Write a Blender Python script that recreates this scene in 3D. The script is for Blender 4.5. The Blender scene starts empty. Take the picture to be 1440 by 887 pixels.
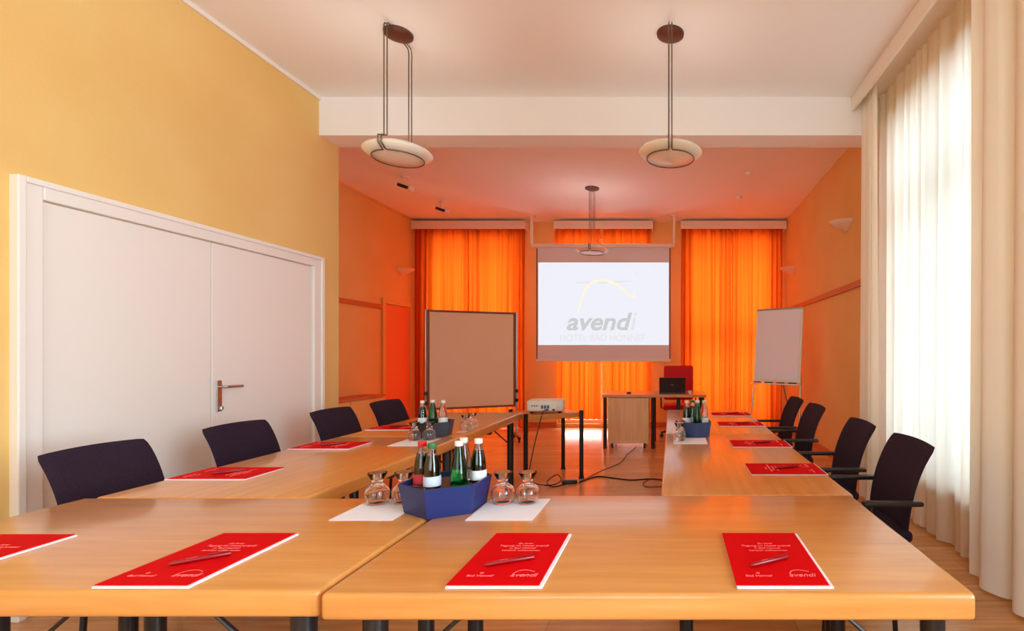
import bpy, bmesh, math, random
from mathutils import Vector, Matrix
random.seed(7)
R = math.radians
C = bpy.context.scene.collection
scene = bpy.context.scene

# ------------------------------------------------------------------ camera, world, lights, exposure
CAM_H = 1.31
FPX = 706.0
cam_d = bpy.data.cameras.new('camera')
cam = bpy.data.objects.new('camera', cam_d); C.objects.link(cam)
cam.location = (0, 0, CAM_H); cam.rotation_euler = (R(90), 0, 0)
cam_d.sensor_width = 36.0; cam_d.sensor_fit = 'HORIZONTAL'
cam_d.lens = 36.0 * FPX / 1440.0
cam_d.shift_x = (720 - 945) / 1440.0
cam_d.shift_y = (497 - 443.5) / 1440.0
cam_d.clip_start = 0.05; cam_d.clip_end = 200
scene.camera = cam

vs = scene.view_settings
vs.view_transform = 'Standard'; vs.look = 'None'; vs.gamma = 1.0; vs.use_curve_mapping = False
vs.exposure = 0.12
try:
    scene.cycles.use_denoising = True
    scene.cycles.max_bounces = 12; scene.cycles.diffuse_bounces = 7
    scene.cycles.transmission_bounces = 8; scene.cycles.transparent_max_bounces = 16
    scene.cycles.caustics_reflective = False; scene.cycles.caustics_refractive = False
    scene.cycles.sample_clamp_indirect = 6.0
    scene.cycles.blur_glossy = 0.5
except Exception:
    pass

world = bpy.data.worlds.new('sky'); scene.world = world
world.use_nodes = True
bg = world.node_tree.nodes['Background']
bg.inputs[0].default_value = (0.92, 0.97, 1.0, 1); bg.inputs[1].default_value = 1.6

def area(name, loc, rot, sx, sy, power, col):
    d = bpy.data.lights.new(name, 'AREA'); d.shape = 'RECTANGLE'; d.size = sx; d.size_y = sy
    d.energy = power; d.color = col
    o = bpy.data.objects.new(name, d); C.objects.link(o); o.location = loc; o.rotation_euler = rot
    return o
# daylight standing outside each window; the two out of view are added fill (rotation y=+90 makes -Z point to -X)
DAY = (0.73, 0.97, 1.10)
area('daylight_side_window', (2.6, 3.6, 1.85), (0, R(90), 0), 2.9, 1.6, 38, DAY)
area('fill_light_side', (2.75, -0.55, 1.95), (0, R(90), 0), 2.9, 2.4, 400, DAY)  # added with its unseen window to fill the near room
area('fill_light_behind', (-1.0, -3.75, 1.9), (R(90), 0, 0), 3.4, 2.6, 85, DAY)  # fill light added behind the camera, outside an invented window
for (x, w, p) in ((-3.45, 1.8, 190), (-1.2, 1.8, 210), (1.05, 1.8, 190)):
    area('daylight_rear_window', (x, 9.65, 1.75), (R(-90), 0, 0), w, 3.1, p, (1.0, 0.92, 0.78))
sd = bpy.data.lights.new('sun', 'SUN'); sd.energy = 2.2; sd.angle = R(0.6); sd.color = (1.0, 0.93, 0.80)
so = bpy.data.objects.new('sun', sd); C.objects.link(so)
# travels towards -Y, down and a little to -X
so.rotation_euler = Vector((-0.10, -1.0, -1.05)).to_track_quat('-Z', 'Y').to_euler()

# ------------------------------------------------------------------ colour and material helpers
def lin(c):
    r = []
    for v in c:
        v /= 255.0
        r.append(v / 12.92 if v <= 0.04045 else ((v + 0.055) / 1.055) ** 2.4)
    return (r[0], r[1], r[2], 1)

def mat(name, col, rough=0.6, metal=0.0, spec=0.5, noise=None, bump=None, coat=0.0, sheen=0.0):
    """noise=(scale_xyz, amount, second colour) bump=(scale, strength)"""
    m = bpy.data.materials.new(name); m.use_nodes = True
    nt = m.node_tree; b = nt.nodes['Principled BSDF']
    c = lin(col)
    b.inputs['Base Color'].default_value = c
    b.inputs['Roughness'].default_value = rough
    b.inputs['Metallic'].default_value = metal
    b.inputs['Specular IOR Level'].default_value = spec
    b.inputs['Coat Weight'].default_value = coat
    b.inputs['Coat Roughness'].default_value = 0.08
    b.inputs['Sheen Weight'].default_value = sheen
    tc = nt.nodes.new('ShaderNodeTexCoord')
    if noise:
        mp = nt.nodes.new('ShaderNodeMapping'); mp.inputs['Scale'].default_value = noise[0]
        nz = nt.nodes.new('ShaderNodeTexNoise'); nz.inputs['Scale'].default_value = 1.0
        nz.inputs['Detail'].default_value = 5
        rp = nt.nodes.new('ShaderNodeValToRGB')
        rp.color_ramp.elements[0].position = 0.5 - noise[1]; rp.color_ramp.elements[1].position = 0.5 + noise[1]
        rp.color_ramp.elements[0].color = c; rp.color_ramp.elements[1].color = lin(noise[2])
        nt.links.new(tc.outputs['Object'], mp.inputs[0]); nt.links.new(mp.outputs[0], nz.inputs['Vector'])
        nt.links.new(nz.outputs['Fac'], rp.inputs[0]); nt.links.new(rp.outputs[0], b.inputs['Base Color'])
    if bump:
        nb = nt.nodes.new('ShaderNodeTexNoise'); nb.inputs['Scale'].default_value = bump[0]
        bp = nt.nodes.new('ShaderNodeBump'); bp.inputs['Strength'].default_value = bump[1]
        bp.inputs['Distance'].default_value = 0.01
        nt.links.new(tc.outputs['Object'], nb.inputs['Vector'])
        nt.links.new(nb.outputs['Fac'], bp.inputs['Height']); nt.links.new(bp.outputs[0], b.inputs['Normal'])
    return m

def mat_emit(name, col, strength):
    m = mat(name, (70, 70, 70), 0.6)
    b = m.node_tree.nodes['Principled BSDF']
    b.inputs['Emission Color'].default_value = lin(col); b.inputs['Emission Strength'].default_value = strength
    return m

def mat_cloth(name, col, trans_col, t_frac, see=0.0, fold=None):
    """woven cloth: diffuse + translucent, optionally with open weave"""
    m = bpy.data.materials.new(name); m.use_nodes = True
    nt = m.node_tree; nt.nodes.clear()
    out = nt.nodes.new('ShaderNodeOutputMaterial')
    d = nt.nodes.new('ShaderNodeBsdfDiffuse'); d.inputs[0].default_value = lin(col)
    t = nt.nodes.new('ShaderNodeBsdfTranslucent'); t.inputs[0].default_value = lin(trans_col)
    mx = nt.nodes.new('ShaderNodeMixShader'); mx.inputs[0].default_value = t_frac
    nt.links.new(d.outputs[0], mx.inputs[1]); nt.links.new(t.outputs[0], mx.inputs[2])
    last = mx
    if fold:  # darker streaks deepen the folds: shade painted into the cloth colours
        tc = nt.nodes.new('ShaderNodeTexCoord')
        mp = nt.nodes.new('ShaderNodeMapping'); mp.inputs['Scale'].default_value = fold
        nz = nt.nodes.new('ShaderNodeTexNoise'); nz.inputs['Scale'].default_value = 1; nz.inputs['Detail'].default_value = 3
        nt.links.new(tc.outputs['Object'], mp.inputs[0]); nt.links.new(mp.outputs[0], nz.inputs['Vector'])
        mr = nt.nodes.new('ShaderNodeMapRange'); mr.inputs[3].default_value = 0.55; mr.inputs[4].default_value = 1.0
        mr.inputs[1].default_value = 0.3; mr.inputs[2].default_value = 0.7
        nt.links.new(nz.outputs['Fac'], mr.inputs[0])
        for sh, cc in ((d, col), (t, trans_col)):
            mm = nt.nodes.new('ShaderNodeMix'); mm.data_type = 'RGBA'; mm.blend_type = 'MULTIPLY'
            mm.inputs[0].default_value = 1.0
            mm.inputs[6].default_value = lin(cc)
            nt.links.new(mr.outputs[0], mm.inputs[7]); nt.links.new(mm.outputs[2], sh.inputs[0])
    if see > 0:
        tr = nt.nodes.new('ShaderNodeBsdfTransparent')
        m2 = nt.nodes.new('ShaderNodeMixShader'); m2.inputs[0].default_value = see
        nt.links.new(mx.outputs[0], m2.inputs[1]); nt.links.new(tr.outputs[0], m2.inputs[2]); last = m2
    nt.links.new(last.outputs[0], out.inputs[0])
    return m

def mat_pane(name, tint=(1, 1, 1, 1)):
    m = bpy.data.materials.new(name); m.use_nodes = True
    nt = m.node_tree; nt.nodes.clear()
    out = nt.nodes.new('ShaderNodeOutputMaterial')
    tr = nt.nodes.new('ShaderNodeBsdfTransparent'); tr.inputs[0].default_value = tint
    gl = nt.nodes.new('ShaderNodeBsdfGlossy'); gl.inputs['Roughness'].default_value = 0.02
    lw = nt.nodes.new('ShaderNodeLayerWeight'); lw.inputs[0].default_value = 0.25
    mx = nt.nodes.new('ShaderNodeMixShader')
    nt.links.new(lw.outputs['Fresnel'], mx.inputs[0])
    nt.links.new(tr.outputs[0], mx.inputs[1]); nt.links.new(gl.outputs[0], mx.inputs[2])
    nt.links.new(mx.outputs[0], out.inputs[0])
    return m

def mat_glass(name, col, rough=0.0, ior=1.45):
    m = bpy.data.materials.new(name); m.use_nodes = True
    b = m.node_tree.nodes['Principled BSDF']
    b.inputs['Base Color'].default_value = lin(col); b.inputs['Roughness'].default_value = rough
    b.inputs['Transmission Weight'].default_value = 1.0; b.inputs['IOR'].default_value = ior
    return m

def mat_planks(name):
    m = bpy.data.materials.new(name); m.use_nodes = True
    nt = m.node_tree; b = nt.nodes['Principled BSDF']
    tc = nt.nodes.new('ShaderNodeTexCoord')
    br = nt.nodes.new('ShaderNodeTexBrick'); br.inputs['Scale'].default_value = 1.0
    br.inputs['Brick Width'].default_value = 1.2; br.inputs['Row Height'].default_value = 0.19
    br.inputs['Mortar Size'].default_value = 0.0012; br.inputs['Color1'].default_value = lin((214, 152, 94))
    br.inputs['Color2'].default_value = lin((232, 176, 116)); br.inputs['Mortar'].default_value = lin((140, 88, 52))
    br.inputs['Bias'].default_value = 0.1
    mp = nt.nodes.new('ShaderNodeMapping'); mp.inputs['Scale'].default_value = (1.4, 16, 1)
    nz = nt.nodes.new('ShaderNodeTexNoise'); nz.inputs['Detail'].default_value = 6; nz.inputs['Scale'].default_value = 1.6
    nt.links.new(tc.outputs['Object'], br.inputs['Vector'])
    nt.links.new(tc.outputs['Object'], mp.inputs[0]); nt.links.new(mp.outputs[0], nz.inputs['Vector'])
    rp = nt.nodes.new('ShaderNodeValToRGB')
    rp.color_ramp.elements[0].position = 0.35; rp.color_ramp.elements[0].color = (0.72, 0.66, 0.6, 1)
    rp.color_ramp.elements[1].position = 0.65; rp.color_ramp.elements[1].color = (1, 1, 1, 1)
    nt.links.new(nz.outputs['Fac'], rp.inputs[0])
    mm = nt.nodes.new('ShaderNodeMix'); mm.data_type = 'RGBA'; mm.blend_type = 'MULTIPLY'; mm.inputs[0].default_value = 0.8
    nt.links.new(br.outputs['Color'], mm.inputs[6]); nt.links.new(rp.outputs[0], mm.inputs[7])
    nt.links.new(mm.outputs[2], b.inputs['Base Color'])
    b.inputs['Roughness'].default_value = 0.2
    return m

def mat_wood(name, c1, c2, grain, rough=0.32):
    m = bpy.data.materials.new(name); m.use_nodes = True
    nt = m.node_tree; b = nt.nodes['Principled BSDF']
    tc = nt.nodes.new('ShaderNodeTexCoord')
    mp = nt.nodes.new('ShaderNodeMapping'); mp.inputs['Scale'].default_value = grain
    nz = nt.nodes.new('ShaderNodeTexNoise'); nz.inputs['Scale'].default_value = 1; nz.inputs['Detail'].default_value = 7
    nz.inputs['Roughness'].default_value = 0.6; nz.inputs['Distortion'].default_value = 0.4
    nt.links.new(tc.outputs['Object'], mp.inputs[0]); nt.links.new(mp.outputs[0], nz.inputs['Vector'])
    rp = nt.nodes.new('ShaderNodeValToRGB')
    rp.color_ramp.elements[0].position = 0.32; rp.color_ramp.elements[0].color = lin(c1)
    rp.color_ramp.elements[1].position = 0.66; rp.color_ramp.elements[1].color = lin(c2)
    nt.links.new(nz.outputs['Fac'], rp.inputs[0]); nt.links.new(rp.outputs[0], b.inputs['Base Color'])
    b.inputs['Roughness'].default_value = rough
    b.inputs['Coat Weight'].default_value = 0.5; b.inputs['Coat Roughness'].default_value = 0.12
    return m

M = {}
M['wall_yellow'] = mat('wall_yellow_wash', (228, 184, 108), 0.85, noise=((1.6, 1.6, 1.6), 0.25, (234, 196, 124)), bump=(60, 0.15))
M['wall_orange'] = M['wall_yellow']
M['ceiling_white'] = mat('ceiling_white_paint', (246, 246, 248), 0.9)
M['ceiling_apricot'] = M['ceiling_white']
M['white_paint'] = mat('white_lacquer', (238, 232, 224), 0.4)
M['white_trim'] = mat('white_trim_paint', (240, 230, 216), 0.5)
M['dado'] = mat('dado_orange_brown', (196, 104, 44), 0.5)
M['orange_door'] = mat('rear_door_lacquer', (232, 132, 88), 0.5)
M['floor'] = mat_planks('oak_plank_floor')
M['beech_x'] = mat_wood('beech_grain_across', (198, 128, 60), (212, 146, 76), (2.0, 26, 26))
M['beech_y'] = mat_wood('beech_grain_along', (198, 128, 60), (212, 146, 76), (26, 2.0, 26))
M['beech_z'] = mat_wood('beech_grain_upright', (218, 166, 98), (230, 184, 118), (26, 26, 2.0), 0.35)
M['black_metal'] = mat('black_powder_coat', (38, 34, 36), 0.35, metal=0.3)
M['black_plastic'] = mat('black_plastic', (26, 24, 28), 0.4)
M['upholstery'] = mat('aubergine_upholstery', (38, 26, 40), 0.9, noise=((160, 160, 160), 0.2, (50, 34, 50)), bump=(500, 0.3), spec=0.2)
M['chrome'] = mat('brushed_metal', (190, 186, 180), 0.3, metal=1.0)
M['bronze'] = mat('bronze_canopy', (104, 62, 44), 0.4, metal=0.4)
M['rod'] = mat('dull_steel_rod', (120, 104, 92), 0.35, metal=0.8)
M['opal'] = mat('opal_glass', (244, 236, 220), 0.25)
M['red_cover'] = mat('red_folder_card', (208, 4, 10), 0.7, spec=0.05)
M['folder_print'] = mat('pink_print', (250, 130, 130), 0.6)
M['paper'] = mat('white_paper', (238, 230, 236), 0.7)
M['red_pen'] = mat('dark_red_plastic', (140, 4, 12), 0.35)
M['blue_tray'] = mat('blue_leatherette', (16, 38, 100), 0.45, bump=(300, 0.1))
M['dark_tray'] = mat('charcoal_leatherette', (52, 56, 72), 0.5, bump=(300, 0.1))
M['slate_tray'] = mat('slate_blue_leatherette', (58, 82, 130), 0.5, bump=(300, 0.1))
M['tray_inside'] = mat('tray_brown_lining', (92, 54, 40), 0.6)
M['clear_glass'] = mat_glass('clear_glass', (250, 250, 250))
M['green_glass'] = mat_glass('green_glass', (20, 150, 60), 0.03)
M['cola'] = mat('cola_liquid', (44, 16, 18), 0.08)
M['juice'] = mat('dark_juice', (92, 96, 40), 0.08)
M['water'] = mat_glass('soda_water', (225, 232, 240), 0.0, 1.33)
M['red_cap'] = mat('red_cap', (214, 40, 44), 0.4)
M['white_cap'] = mat('white_cap', (238, 226, 216), 0.4)
M['green_cap'] = mat('green_cap', (54, 116, 62), 0.4)
M['label_blue'] = mat('silver_blue_label', (196, 204, 224), 0.5)
M['label_red'] = mat('red_label', (196, 40, 60), 0.5)
M['label_white'] = mat('white_label', (232, 232, 228), 0.5)
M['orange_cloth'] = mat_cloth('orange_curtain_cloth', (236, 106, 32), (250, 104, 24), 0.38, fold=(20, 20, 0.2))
M['cream_cloth'] = mat_cloth('cream_curtain_cloth', (250, 244, 232), (250, 238, 214), 0.2)
M['sheer_cloth'] = mat_cloth('white_sheer_cloth', (248, 244, 232), (255, 250, 238), 0.6, see=0.10)
M['screen_grey'] = mat('screen_fabric', (232, 232, 240), 0.8)
M['screen_lit'] = mat_emit('projected_image', (236, 240, 250), 0.9)
M['logo_grey'] = mat_emit('projected_grey', (190, 194, 198), 1.0)
M['logo_pale'] = mat_emit('projected_pale_grey', (216, 216, 222), 1.0)
M['logo_yellow'] = mat_emit('projected_yellow', (238, 234, 214), 1.0)
M['cork'] = mat('tan_felt_board', (240, 216, 184), 0.9, noise=((90, 90, 90), 0.2, (244, 222, 192)))
M['board_frame'] = mat('brown_board_frame', (130, 78, 52), 0.5)
M['flip_paper'] = mat('flipchart_paper', (238, 236, 250), 0.7)
M['red_fabric'] = mat('red_office_fabric', (206, 14, 32), 0.8, bump=(400, 0.2))
M['lcd_black'] = mat('laptop_black', (30, 20, 22), 0.35)
M['grey_mark'] = mat('grey_emblem', (150, 146, 150), 0.4, metal=0.5)
M['projector_white'] = mat('projector_white', (226, 224, 216), 0.4)
M['blue_mark'] = mat('projector_ports', (70, 92, 150), 0.4)
M['pane'] = mat_pane('window_glass')
M['sconce'] = mat('sconce_white_plaster', (240, 214, 190), 0.7)

# ------------------------------------------------------------------ geometry helpers
def add_box(bm, x0, x1, y0, y1, z0, z1, bev=0.0, seg=2):
    t = bmesh.new()
    bmesh.ops.create_cube(t, size=1)
    for v in t.verts:
        v.co = Vector(((x0 + x1) / 2 + v.co.x * (x1 - x0), (y0 + y1) / 2 + v.co.y * (y1 - y0), (z0 + z1) / 2 + v.co.z * (z1 - z0)))
    if bev > 0:
        bmesh.ops.bevel(t, geom=list(t.edges), offset=bev, segments=seg, profile=0.5, affect='EDGES')
    merge(bm, t)

def merge(bm, t, mx=None):
    me = bpy.data.meshes.new('tmp'); t.to_mesh(me); t.free()
    if mx is not None: me.transform(mx)
    bm.from_mesh(me); bpy.data.meshes.remove(me)

def frames(pts):
    out = []
    n = len(pts)
    up = Vector((0, 0, 1))
    prev = None
    for i in range(n):
        a = pts[max(i - 1, 0)]; b = pts[min(i + 1, n - 1)]
        t = (b - a).normalized()
        if prev is None:
            r = up if abs(t.z) < 0.9 else Vector((1, 0, 0))
            u = t.cross(r).normalized()
        else:
            u = (prev - t * prev.dot(t)).normalized()
        v = t.cross(u).normalized(); prev = u
        out.append((u, v))
    return out

def add_tube(bm, pts, r, n=10, closed=False, flat=1.0):
    pts = [Vector(p) for p in pts]
    if closed: pts = pts + [pts[0], pts[1]]
    fr = frames(pts)
    if closed: pts = pts[:-1]; fr = fr[:-1]
    rings = []
    for i, p in enumerate(pts):
        u, v = fr[i]
        rr = r[i] if isinstance(r, (list, tuple)) else r
        if closed and i == len(pts) - 1: break
        rings.append([bm.verts.new(p + u * (math.cos(2 * math.pi * k / n) * rr) + v * (math.sin(2 * math.pi * k / n) * rr * flat)) for k in range(n)])
    m = len(rings)
    for i in range(m - 1 if not closed else m):
        a = rings[i]; b = rings[(i + 1) % m]
        for k in range(n):
            bm.faces.new((a[k], a[(k + 1) % n], b[(k + 1) % n], b[k]))
    if not closed:
        bm.faces.new(list(reversed(rings[0]))); bm.faces.new(rings[-1])

def add_lathe(bm, prof, n=24, cx=0, cy=0, cz=0):
    """prof: list of (r, z); r=0 makes a pole"""
    rings = []
    for r, z in prof:
        if r <= 1e-6: rings.append([bm.verts.new((cx, cy, cz + z))])
        else: rings.append([bm.verts.new((cx + r * math.cos(2 * math.pi * k / n), cy + r * math.sin(2 * math.pi * k / n), cz + z)) for k in range(n)])
    for i in range(len(rings) - 1):
        a, b = rings[i], rings[i + 1]
        for k in range(n):
            k2 = (k + 1) % n
            if len(a) == 1 and len(b) == 1: continue
            if len(a) == 1: bm.faces.new((a[0], b[k2], b[k]))
            elif len(b) == 1: bm.faces.new((a[k], a[k2], b[0]))
            else: bm.faces.new((a[k], a[k2], b[k2], b[k]))

def add_prism(bm, poly, z0, z1, poly_top=None):
    pt = poly_top or poly
    a = [bm.verts.new((p[0], p[1], z0)) for p in poly]; b = [bm.verts.new((p[0], p[1], z1)) for p in pt]
    n = len(poly)
    for k in range(n): bm.faces.new((a[k], a[(k + 1) % n], b[(k + 1) % n], b[k]))
    bm.faces.new(list(reversed(a))); bm.faces.new(b)

def obj(name, bm, m, parent=None, smooth=None, loc=None):
    bmesh.ops.recalc_face_normals(bm, faces=bm.faces)
    me = bpy.data.meshes.new(name); bm.to_mesh(me); bm.free()
    if smooth is not None:
        me.shade_smooth() if hasattr(me, 'shade_smooth') else None
        for p in me.polygons: p.use_smooth = True
        try: me.set_sharp_from_angle(angle=R(smooth))
        except Exception: pass
    me.materials.append(M[m] if isinstance(m, str) else m)
    o = bpy.data.objects.new(name, me); C.objects.link(o)
    if parent: o.parent = parent
    if loc: o.location = loc
    return o

def tag(o, label, cat, group=None, kind=None):
    o['label'] = label; o['category'] = cat
    if group: o['group'] = group
    if kind: o['kind'] = kind
    return o
def thing(name, label, cat, loc=(0, 0, 0), rz=0.0, group=None):
    o = bpy.data.objects.new(name, None); C.objects.link(o); o.empty_display_size = 0.1
    o.location = loc; o.rotation_euler = (0, 0, rz)
    return tag(o, label, cat, group)
def struct(name, bm, m, parent=None, smooth=None):
    o = obj(name, bm, m, parent, smooth)
    if not parent: o['kind'] = 'structure'
    return o
def copy_tree(o, parent=None):
    c = o.copy(); C.objects.link(c)
    if parent: c.parent = parent
    for ch in list(o.children): copy_tree(ch, c)
    return c
used = set()
def place(proto, loc, rz, label, group=None):
    if proto.name in used: o = copy_tree(proto)
    else: o = proto; used.add(proto.name)
    o.location = loc; o.rotation_euler = (0, 0, rz); o['label'] = label
    if group: o['group'] = group
    return o
def BM(): return bmesh.new()
def bx(*a, **k):
    b = BM(); add_box(b, *a, **k); return b
def tube(pts, r, n=10, **k):
    b = BM(); add_tube(b, pts, r, n, **k); return b
def arc(c, r, a0, a1, n, f):
    return [f(c, r, R(a0 + (a1 - a0) * i / n)) for i in range(n + 1)]
def smooth_path(pts, n=8):
    """Catmull-Rom through points"""
    P = [Vector(p) for p in pts]; P = [P[0]] + P + [P[-1]]
    out = []
    for i in range(1, len(P) - 2):
        for k in range(n):
            t = k / n
            out.append(0.5 * ((2 * P[i]) + (P[i + 1] - P[i - 1]) * t + (2 * P[i - 1] - 5 * P[i] + 4 * P[i + 1] - P[i + 2]) * t * t + (3 * P[i] - P[i - 1] - 3 * P[i + 1] + P[i + 2]) * t ** 3))
    out.append(P[-2]); return out
def text_mesh(body, size, extrude, shear=0.0, align='CENTER', bold=0.0, space=1.0):
    cu = bpy.data.curves.new('t', 'FONT'); cu.body = body; cu.size = size; cu.extrude = extrude
    cu.align_x = align; cu.shear = shear; cu.offset = bold; cu.space_character = space
    o = bpy.data.objects.new('t', cu); C.objects.link(o)
    dg = bpy.context.evaluated_depsgraph_get()
    me = bpy.data.meshes.new_from_object(o.evaluated_get(dg))
    bpy.data.objects.remove(o); bpy.data.curves.remove(cu)
    b = BM(); b.from_mesh(me); bpy.data.meshes.remove(me)
    return b

# ------------------------------------------------------------------ room shell
XL, XR, XLR = -3.22, 2.0, -4.53      # left wall, right wall, rear room's left wall
YB, YN, YP = 8.93, -3.2, 4.85        # rear wall, wall behind the viewer, end of the left wall
H = 3.65
T = 0.25
def wall_x(bm, x0, x1, y0, y1, z0, z1, holes):
    """wall slab between x0..x1 along y with rectangular holes (ya, yb, za, zb)"""
    cur = y0
    for (a, b_, c, d) in sorted(holes):
        if a > cur: add_box(bm, x0, x1, cur, a, z0, z1)
        if c > z0: add_box(bm, x0, x1, a, b_, z0, c)
        if d < z1: add_box(bm, x0, x1, a, b_, d, z1)
        cur = b_
    if cur < y1: add_box(bm, x0, x1, cur, y1, z0, z1)
def wall_y(bm, y0, y1, x0, x1, z0, z1, holes):
    cur = x0
    for (a, b_, c, d) in sorted(holes):
        if a > cur: add_box(bm, cur, a, y0, y1, z0, z1)
        if c > z0: add_box(bm, a, b_, y0, y1, z0, c)
        if d < z1: add_box(bm, a, b_, y0, y1, d, z1)
        cur = b_
    if cur < x1: add_box(bm, cur, x1, y0, y1, z0, z1)

struct('floor', bx(XLR - T, XR + T, YN - T, YB + T, -0.1, 0.0), 'floor')
struct('ceiling', bx(XLR - T, XR + T, YN - T, 4.7, H, H + 0.12), 'ceiling_white')
struct('ceiling_rear', bx(XLR - T, XR + T, 4.7, YB + T, H, H + 0.12), 'ceiling_apricot')
b = BM(); wall_x(b, XL - T, XL, YN - T, YP, 0, H, [(2.50, 4.53, 0, 2.13)]); struct('wall_left', b, 'wall_yellow')
b = BM(); add_box(b, XLR - T, XL - T, YP - T, YP, 0, H); struct('wall_left_return', b, 'wall_orange')
b = BM(); wall_x(b, XLR - T, XLR, YP, YB + T, 0, H, [(7.90, 8.66, 0, 2.10)]); struct('wall_left_rear', b, 'wall_orange')
W1 = (2.85, 4.4, 0.4, 3.3); W2 = (-1.7, 0.6, 0.35, 3.2)  # second opening is out of view, added to let fill light in
b = BM(); wall_x(b, XR, XR + T, YN - T, 4.7, 0, H, [W1, W2]); struct('wall_right', b, 'wall_yellow')
b = BM(); wall_x(b, XR, XR + T, 4.7, YB + T, 0, H, []); struct('wall_right_rear', b, 'wall_orange')
RW = [(-4.28, -2.70, 0.06, 3.35), (-2.05, -0.40, 0.06, 3.35), (0.28, 1.82, 0.06, 3.35)]
b = BM(); wall_y(b, YB, YB + T, XLR, XR, 0, H, RW); struct('wall_back', b, 'wall_yellow')
b = BM(); wall_y(b, YN - T, YN, XL, XR, 0, H, [(-2.5, 0.7, 0.5, 3.1)]); struct('wall_front', b, 'wall_yellow')  # invented opening behind the camera, admits the fill light
struct('trim_1', bx(XL, XR, 4.58, 4.85, 3.30, H), 'ceiling_white')          # downstand beam
# slim cornice line along the yellow wall, picture rails in the rear room
struct('trim_2', bx(XL, XL + 0.018, YN, 4.58, H - 0.03, H), 'white_trim')
struct('trim_3', bx(XLR, XLR + 0.016, YP, YB, H - 0.03, H), 'wall_yellow')
struct('trim_4', bx(XLR, XLR + 0.03, YP, 7.82, 2.00, 2.07, bev=0.008), 'dado')
struct('trim_5', bx(XR - 0.03, XR, 4.85, YB, 2.02, 2.09, bev=0.008), 'dado')
struct('baseboard_left', bx(XL, XL + 0.015, YN, 2.38, 0, 0.09, bev=0.004), 'white_trim')
struct('baseboard_left_rear', bx(XLR, XLR + 0.015, YP, 7.82, 0, 0.09, bev=0.004), 'dado')
struct('baseboard_right', bx(XR - 0.015, XR, 4.85, YB, 0, 0.09, bev=0.004), 'dado')
b = BM()
for a, c in ((XLR, -4.28), (-2.70, -2.05), (-0.40, 0.28), (1.82, XR)): add_box(b, a, c, YB - 0.015, YB, 0, 0.09, bev=0.004)
struct('baseboard_back', b, 'dado')

def window(name, wall, a0, a1, z0, z1, pos, mull, trans, handle=True):
    """pos: outer coordinate of pane plane"""
    fb = BM(); w = 0.06; d = 0.06
    def put(u0, u1, zz0, zz1, dd=d):
        if wall == 'x': add_box(fb, pos - dd / 2, pos + dd / 2, u0, u1, zz0, zz1, bev=0.006)
        else: add_box(fb, u0, u1, pos - dd / 2, pos + dd / 2, zz0, zz1, bev=0.006)
    put(a0, a0 + w, z0, z1); put(a1 - w, a1, z0, z1); put(a0 + w, a1 - w, z0, z0 + w); put(a0 + w, a1 - w, z1 - w, z1)
    for u in mull: put(u - 0.05, u + 0.05, z0 + w, z1 - w)
    for z in trans: put(a0 + w, a1 - w, z - 0.05, z + 0.05, d * 0.9)
    root = struct(name, fb, 'white_paint')
    if wall == 'x': gb = bx(pos - 0.004, pos + 0.004, a0 + w, a1 - w, z0 + w, z1 - w)
    else: gb = bx(a0 + w, a1 - w, pos - 0.004, pos + 0.004, z0 + w, z1 - w)
    obj('pane', gb, 'pane', root)
window('window_1', 'x', 2.85, 4.4, 0.4, 3.3, XR + 0.16, [3.62], [2.5])
window('window_2', 'x', -1.7, 0.6, 0.35, 3.2, XR + 0.16, [-0.55], [2.45])  # unseen window, added for the side fill light
window('window_3', 'y', -2.5, 0.7, 0.5, 3.1, YN - 0.16, [-0.9], [2.4])  # unseen window, added for the fill light from behind
for i, (a, c, z0, z1) in enumerate(RW):
    window('window_%d' % (4 + i), 'y', a, c, z0, z1, YB + 0.16, [(a + c) / 2], [1.62])
struct('window_sill', bx(XR - 0.06, XR + 0.1, 2.80, 4.45, 0.36, 0.40, bev=0.008), 'white_paint')

# double door in the left wall
dr = BM()
CX = XL + 0.03
add_box(dr, XL - 0.02, CX, 2.45, 2.55, 0, 2.17, bev=0.006)
add_box(dr, XL - 0.02, CX, 4.48, 4.59, 0, 2.17, bev=0.006)
add_box(dr, XL - 0.02, CX, 2.55, 4.48, 2.09, 2.17, bev=0.006)
add_box(dr, XL - 0.02, CX + 0.012, 2.44, 2.475, 0, 2.185, bev=0.005)
add_box(dr, XL - 0.02, CX + 0.012, 4.565, 4.60, 0, 2.185, bev=0.005)
add_box(dr, XL - 0.02, CX + 0.012, 2.475, 4.565, 2.155, 2.185, bev=0.005)
door = struct('door_1', dr, 'white_paint')
obj('door_leaf', bx(XL - 0.05, XL + 0.008, 2.556, 3.499, 0.01, 2.085, bev=0.004), 'white_paint', door)
leaf = obj('door_leaf', bx(XL - 0.05, XL + 0.008, 3.505, 4.474, 0.01, 2.085, bev=0.004), 'white_paint', door)
hb = BM()
add_box(hb, XL + 0.008, XL + 0.018, 3.535, 3.575, 0.90, 1.12, bev=0.004)
hp = obj('escutcheon', hb, 'chrome', leaf)
hb = BM()
add_tube(hb, smooth_path([(XL + 0.016, 3.555, 1.075), (XL + 0.055, 3.557, 1.075), (XL + 0.066, 3.585, 1.075), (XL + 0.066, 3.69, 1.073)], 6), 0.0095, 12)
add_lathe(hb, [(0, 0), (0.014, 0), (0.014, 0.02), (0, 0.02)], 12, XL + 0.028, 3.555, 0.915)
obj('lever_handle', hb, 'chrome', leaf, smooth=50)

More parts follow.
